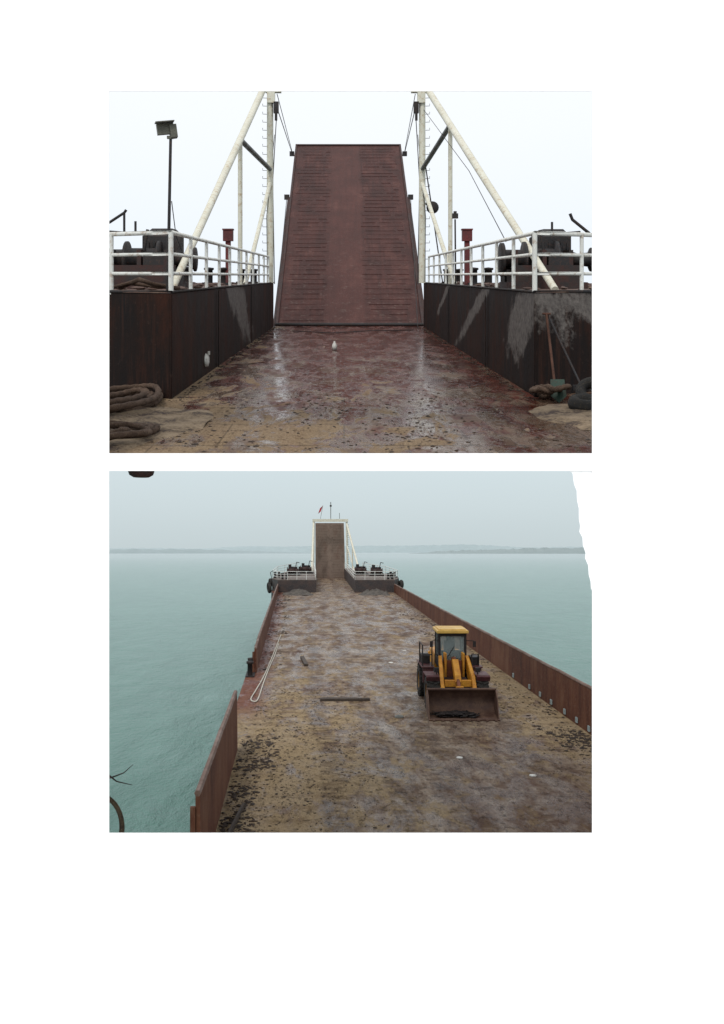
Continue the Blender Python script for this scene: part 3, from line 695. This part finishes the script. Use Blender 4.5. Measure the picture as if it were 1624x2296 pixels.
k=N('clear_glass'); k.b.inputs['Alpha'].default_value=.35; cg=k.out((.30,.35,.34),.06)
b.make('cab_glass',cg,T3,e)
b=MB(); b.box((0,4.2,3.42),(1.5,1.75,.14)); b.box((0,4.2,3.51),(1.3,1.5,.06)); b.make('cab_roof',yellowr,T3,e,.04)
b=MB(); b.box((0,4.5,2.15),(.5,.5,.15)); b.box((0,4.72,2.5),(.5,.12,.7)); b.box((0,4.72,2.95),(.28,.1,.2)); b.tube([(0,3.75,2.0),(0,3.95,2.4)],.03,6); b.lathe((0,3.95,2.42),(0,.5,1),[(.2,0),(.22,.02),(.2,.04)],16); b.make('seat',clothm,T3,e)
b=MB(); b.box((0,6.0,1.75),(1.35,2.2,.95)); b.box((0,7.1,1.6),(1.5,.25,.8)); b.make('engine_hood',yellow,T3,e,.06)
b=MB(); b.tube([(.35,5.6,2.2),(.35,5.6,2.9)],.07,8); b.lathe((-.35,5.7,2.2),(0,0,1),[(.12,0),(.12,.35),(.16,.36),(.16,.45),(.001,.48)],12); b.make('exhaust',dark,T3,e)
b=MB()
for sx in(-1,1):
    b.tube([(sx*.95,3.7,1.75),(sx*.95,3.7,2.75),(sx*1.4,3.7,2.75),(sx*1.4,3.7,1.2)] if sx<0 else [(sx*.95,3.7,1.75),(sx*.95,3.7,2.3),(sx*1.3,3.9,2.3),(sx*1.3,3.9,1.2)],.035,6)
    for zz in(1.2,1.5,1.8): b.box((sx*1.2,3.7,zz-.2),(.4,.2,.04))
    b.tube([(sx*.66,3.5,3.0),(sx*1.0,3.35,3.0)],.02,5); b.box((sx*1.02,3.33,2.85),(.14,.04,.28))
b.tube([(-1.4,3.7,2.3),(-.95,3.7,2.3)],.03,6); b.tube([(-1.4,3.7,2.75),(-1.4,5,2.75),(-1.4,5,1.7)],.03,6)
b.box((1.15,4.3,1.95),(.4,.8,.4)); b.box((-1.15,4.9,1.95),(.4,.9,.4))
b.make('ladders_and_mirrors',dark,T3,e)

b=MB(); b.lathe((-1.98,8.0,.66),(0,0,1),[(.001,0),(.07,.0),(.105,.02),(.115,.05),(.115,.1),(.001,.12)],20); b.make('ceiling_lamp',darkred)
b=MB(); c=Vector((-2.69,9,-2.81)); n=40
b.tube([c+Vector((.275*math.cos(t*6.2832/n),.05*math.sin(t*6.2832/n),.34*math.sin(t*6.2832/n))) for t in range(n)],.02,8,0,True)
b.tube([c+Vector((.245*math.cos(t*6.2832/n),.03+.05*math.sin(t*6.2832/n),.31*math.sin(t*6.2832/n))) for t in range(n)],.012,8,0,True)
b.tube([c+Vector((-.28,0,0)),c+Vector((-.28,0,-1.5))],.03,8)
b.make('rusty_hoop',weathered('hoop_rust',(.10,.065,.035),(.05,.03,.02),(.15,.11,.07),8,.7))
b=MB()
b.tube([(-2.61,9,-2.31),(-2.507,9,-2.28),(-2.403,9,-2.24),(-2.309,9,-2.156)],[.010,.008,.006,.003],6); b.tube([(-2.574,9,-2.25),(-2.475,9,-2.327),(-2.318,9,-2.363)],[.01,.007,.003],6)
b.tube([(-2.61,9,-2.31),(-2.592,9,-3.0)],.012,6); b.make('bare_branch',wood)

# sea, land
k=N('sea_water'); p=k.pos(); s=k.sep(p)
n1=k.noise(k.mapp(p,(.5,.22,1)),.8,8,.7,.3); n2=k.noise(k.mapp(p,(1,.5,1)),.05,5,.5); n3=k.noise(k.mapp(p,(.35,.12,1)),.6,6,.65)
col=k.ramp(k.math('POWER',k.rng(s[1],20,1500),.45),[(0,(.046,.145,.112)),(.3,(.095,.198,.166)),(.65,(.18,.270,.246)),(1,(.285,.350,.343))])  # water pales with distance, haze painted into the colour
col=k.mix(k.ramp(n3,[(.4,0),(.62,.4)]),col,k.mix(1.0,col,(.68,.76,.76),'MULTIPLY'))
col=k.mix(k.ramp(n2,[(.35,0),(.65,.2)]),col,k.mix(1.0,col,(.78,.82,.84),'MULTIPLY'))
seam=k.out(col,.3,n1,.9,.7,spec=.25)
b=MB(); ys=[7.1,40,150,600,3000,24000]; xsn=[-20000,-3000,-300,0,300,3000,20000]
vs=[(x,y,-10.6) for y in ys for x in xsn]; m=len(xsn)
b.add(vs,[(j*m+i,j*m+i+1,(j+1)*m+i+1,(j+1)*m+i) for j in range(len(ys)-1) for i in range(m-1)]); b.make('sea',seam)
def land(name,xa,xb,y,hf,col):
    k=N(name+'_haze'); mm=k.out(k.ramp(k.noise(k.mapp(k.pos(),(1,1,4)),.03,6,.7),[(.35,col),(.65,tuple(c*1.08 for c in col))]),1,spec=0)  # land colour carries painted haze, no fog volume
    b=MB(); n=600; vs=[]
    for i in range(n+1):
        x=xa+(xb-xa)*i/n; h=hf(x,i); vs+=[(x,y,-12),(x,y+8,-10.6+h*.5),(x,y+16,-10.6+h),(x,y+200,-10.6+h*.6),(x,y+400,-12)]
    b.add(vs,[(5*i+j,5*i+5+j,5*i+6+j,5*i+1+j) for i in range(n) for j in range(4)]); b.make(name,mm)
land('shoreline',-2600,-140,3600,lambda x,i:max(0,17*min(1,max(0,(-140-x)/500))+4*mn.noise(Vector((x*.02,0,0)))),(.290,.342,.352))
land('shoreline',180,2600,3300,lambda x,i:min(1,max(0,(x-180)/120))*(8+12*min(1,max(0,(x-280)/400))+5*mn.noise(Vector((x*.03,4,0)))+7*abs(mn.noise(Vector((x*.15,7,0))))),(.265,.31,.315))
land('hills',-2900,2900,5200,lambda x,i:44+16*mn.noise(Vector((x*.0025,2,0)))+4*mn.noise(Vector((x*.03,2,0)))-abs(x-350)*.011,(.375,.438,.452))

w=bpy.data.worlds.new("World"); sc.world=w; w.use_nodes=True; t=w.node_tree; bg=t.nodes['Background']
SE,SA=50,200
sky=t.nodes.new('ShaderNodeTexSky'); sky.sky_type='NISHITA'; sky.sun_disc=False; sky.sun_elevation=math.radians(SE); sky.sun_rotation=math.radians(SA); sky.dust_density=5
tc=t.nodes.new('ShaderNodeTexCoord'); sp=t.nodes.new('ShaderNodeSeparateXYZ'); t.links.new(tc.outputs['Generated'],sp.inputs[0])
cr=t.nodes.new('ShaderNodeValToRGB'); t.links.new(sp.outputs[2],cr.inputs[0]); el=cr.color_ramp.elements
st=[(0,(.44,.505,.52)),(.05,(.485,.555,.575)),(.092,(.51,.585,.61)),(.125,(.60,.675,.74)),(.22,(.66,.72,.79)),(.42,(.75,.78,.805)),(1,(.90,.91,.92))]
while len(el)<len(st): el.new(.5)
for i,(p_,c_) in enumerate(st): el[i].position=p_; el[i].color=(*c_,1)
mu=t.nodes.new('ShaderNodeVectorMath'); mu.operation='SCALE'; t.links.new(cr.outputs[0],mu.inputs[0]); mu.inputs['Scale'].default_value=13.5
mx=t.nodes.new('ShaderNodeMix'); mx.data_type='RGBA'; mx.inputs[0].default_value=.93; t.links.new(sky.outputs[0],mx.inputs[6]); t.links.new(mu.outputs[0],mx.inputs[7])
t.links.new(mx.outputs[2],bg.inputs[0]); bg.inputs[1].default_value=.1
ld_=bpy.data.lights.new('sun','SUN'); ld_.energy=1.5; ld_.angle=math.radians(15); ld_.color=(1,.97,.93)
so=bpy.data.objects.new('sun',ld_); sc.collection.objects.link(so)
az=math.radians(SA); dirv=Vector((math.sin(az)*math.cos(math.radians(SE)),math.cos(az)*math.cos(math.radians(SE)),math.sin(math.radians(SE))))
so.rotation_euler=dirv.to_track_quat('Z','Y').to_euler(); so.location=(0,-20,30)
cam=bpy.data.cameras.new('camera'); co=bpy.data.objects.new('camera',cam); sc.collection.objects.link(co); sc.camera=co
cam.sensor_fit='VERTICAL'; cam.sensor_height=36; cam.lens=36*F/2296; cam.shift_y=87/2296; cam.clip_end=60000; cam.clip_start=.1
co.rotation_euler=(math.radians(90),0,0)
sc.view_settings.view_transform='Standard'; sc.view_settings.look='None'; sc.view_settings.exposure=0
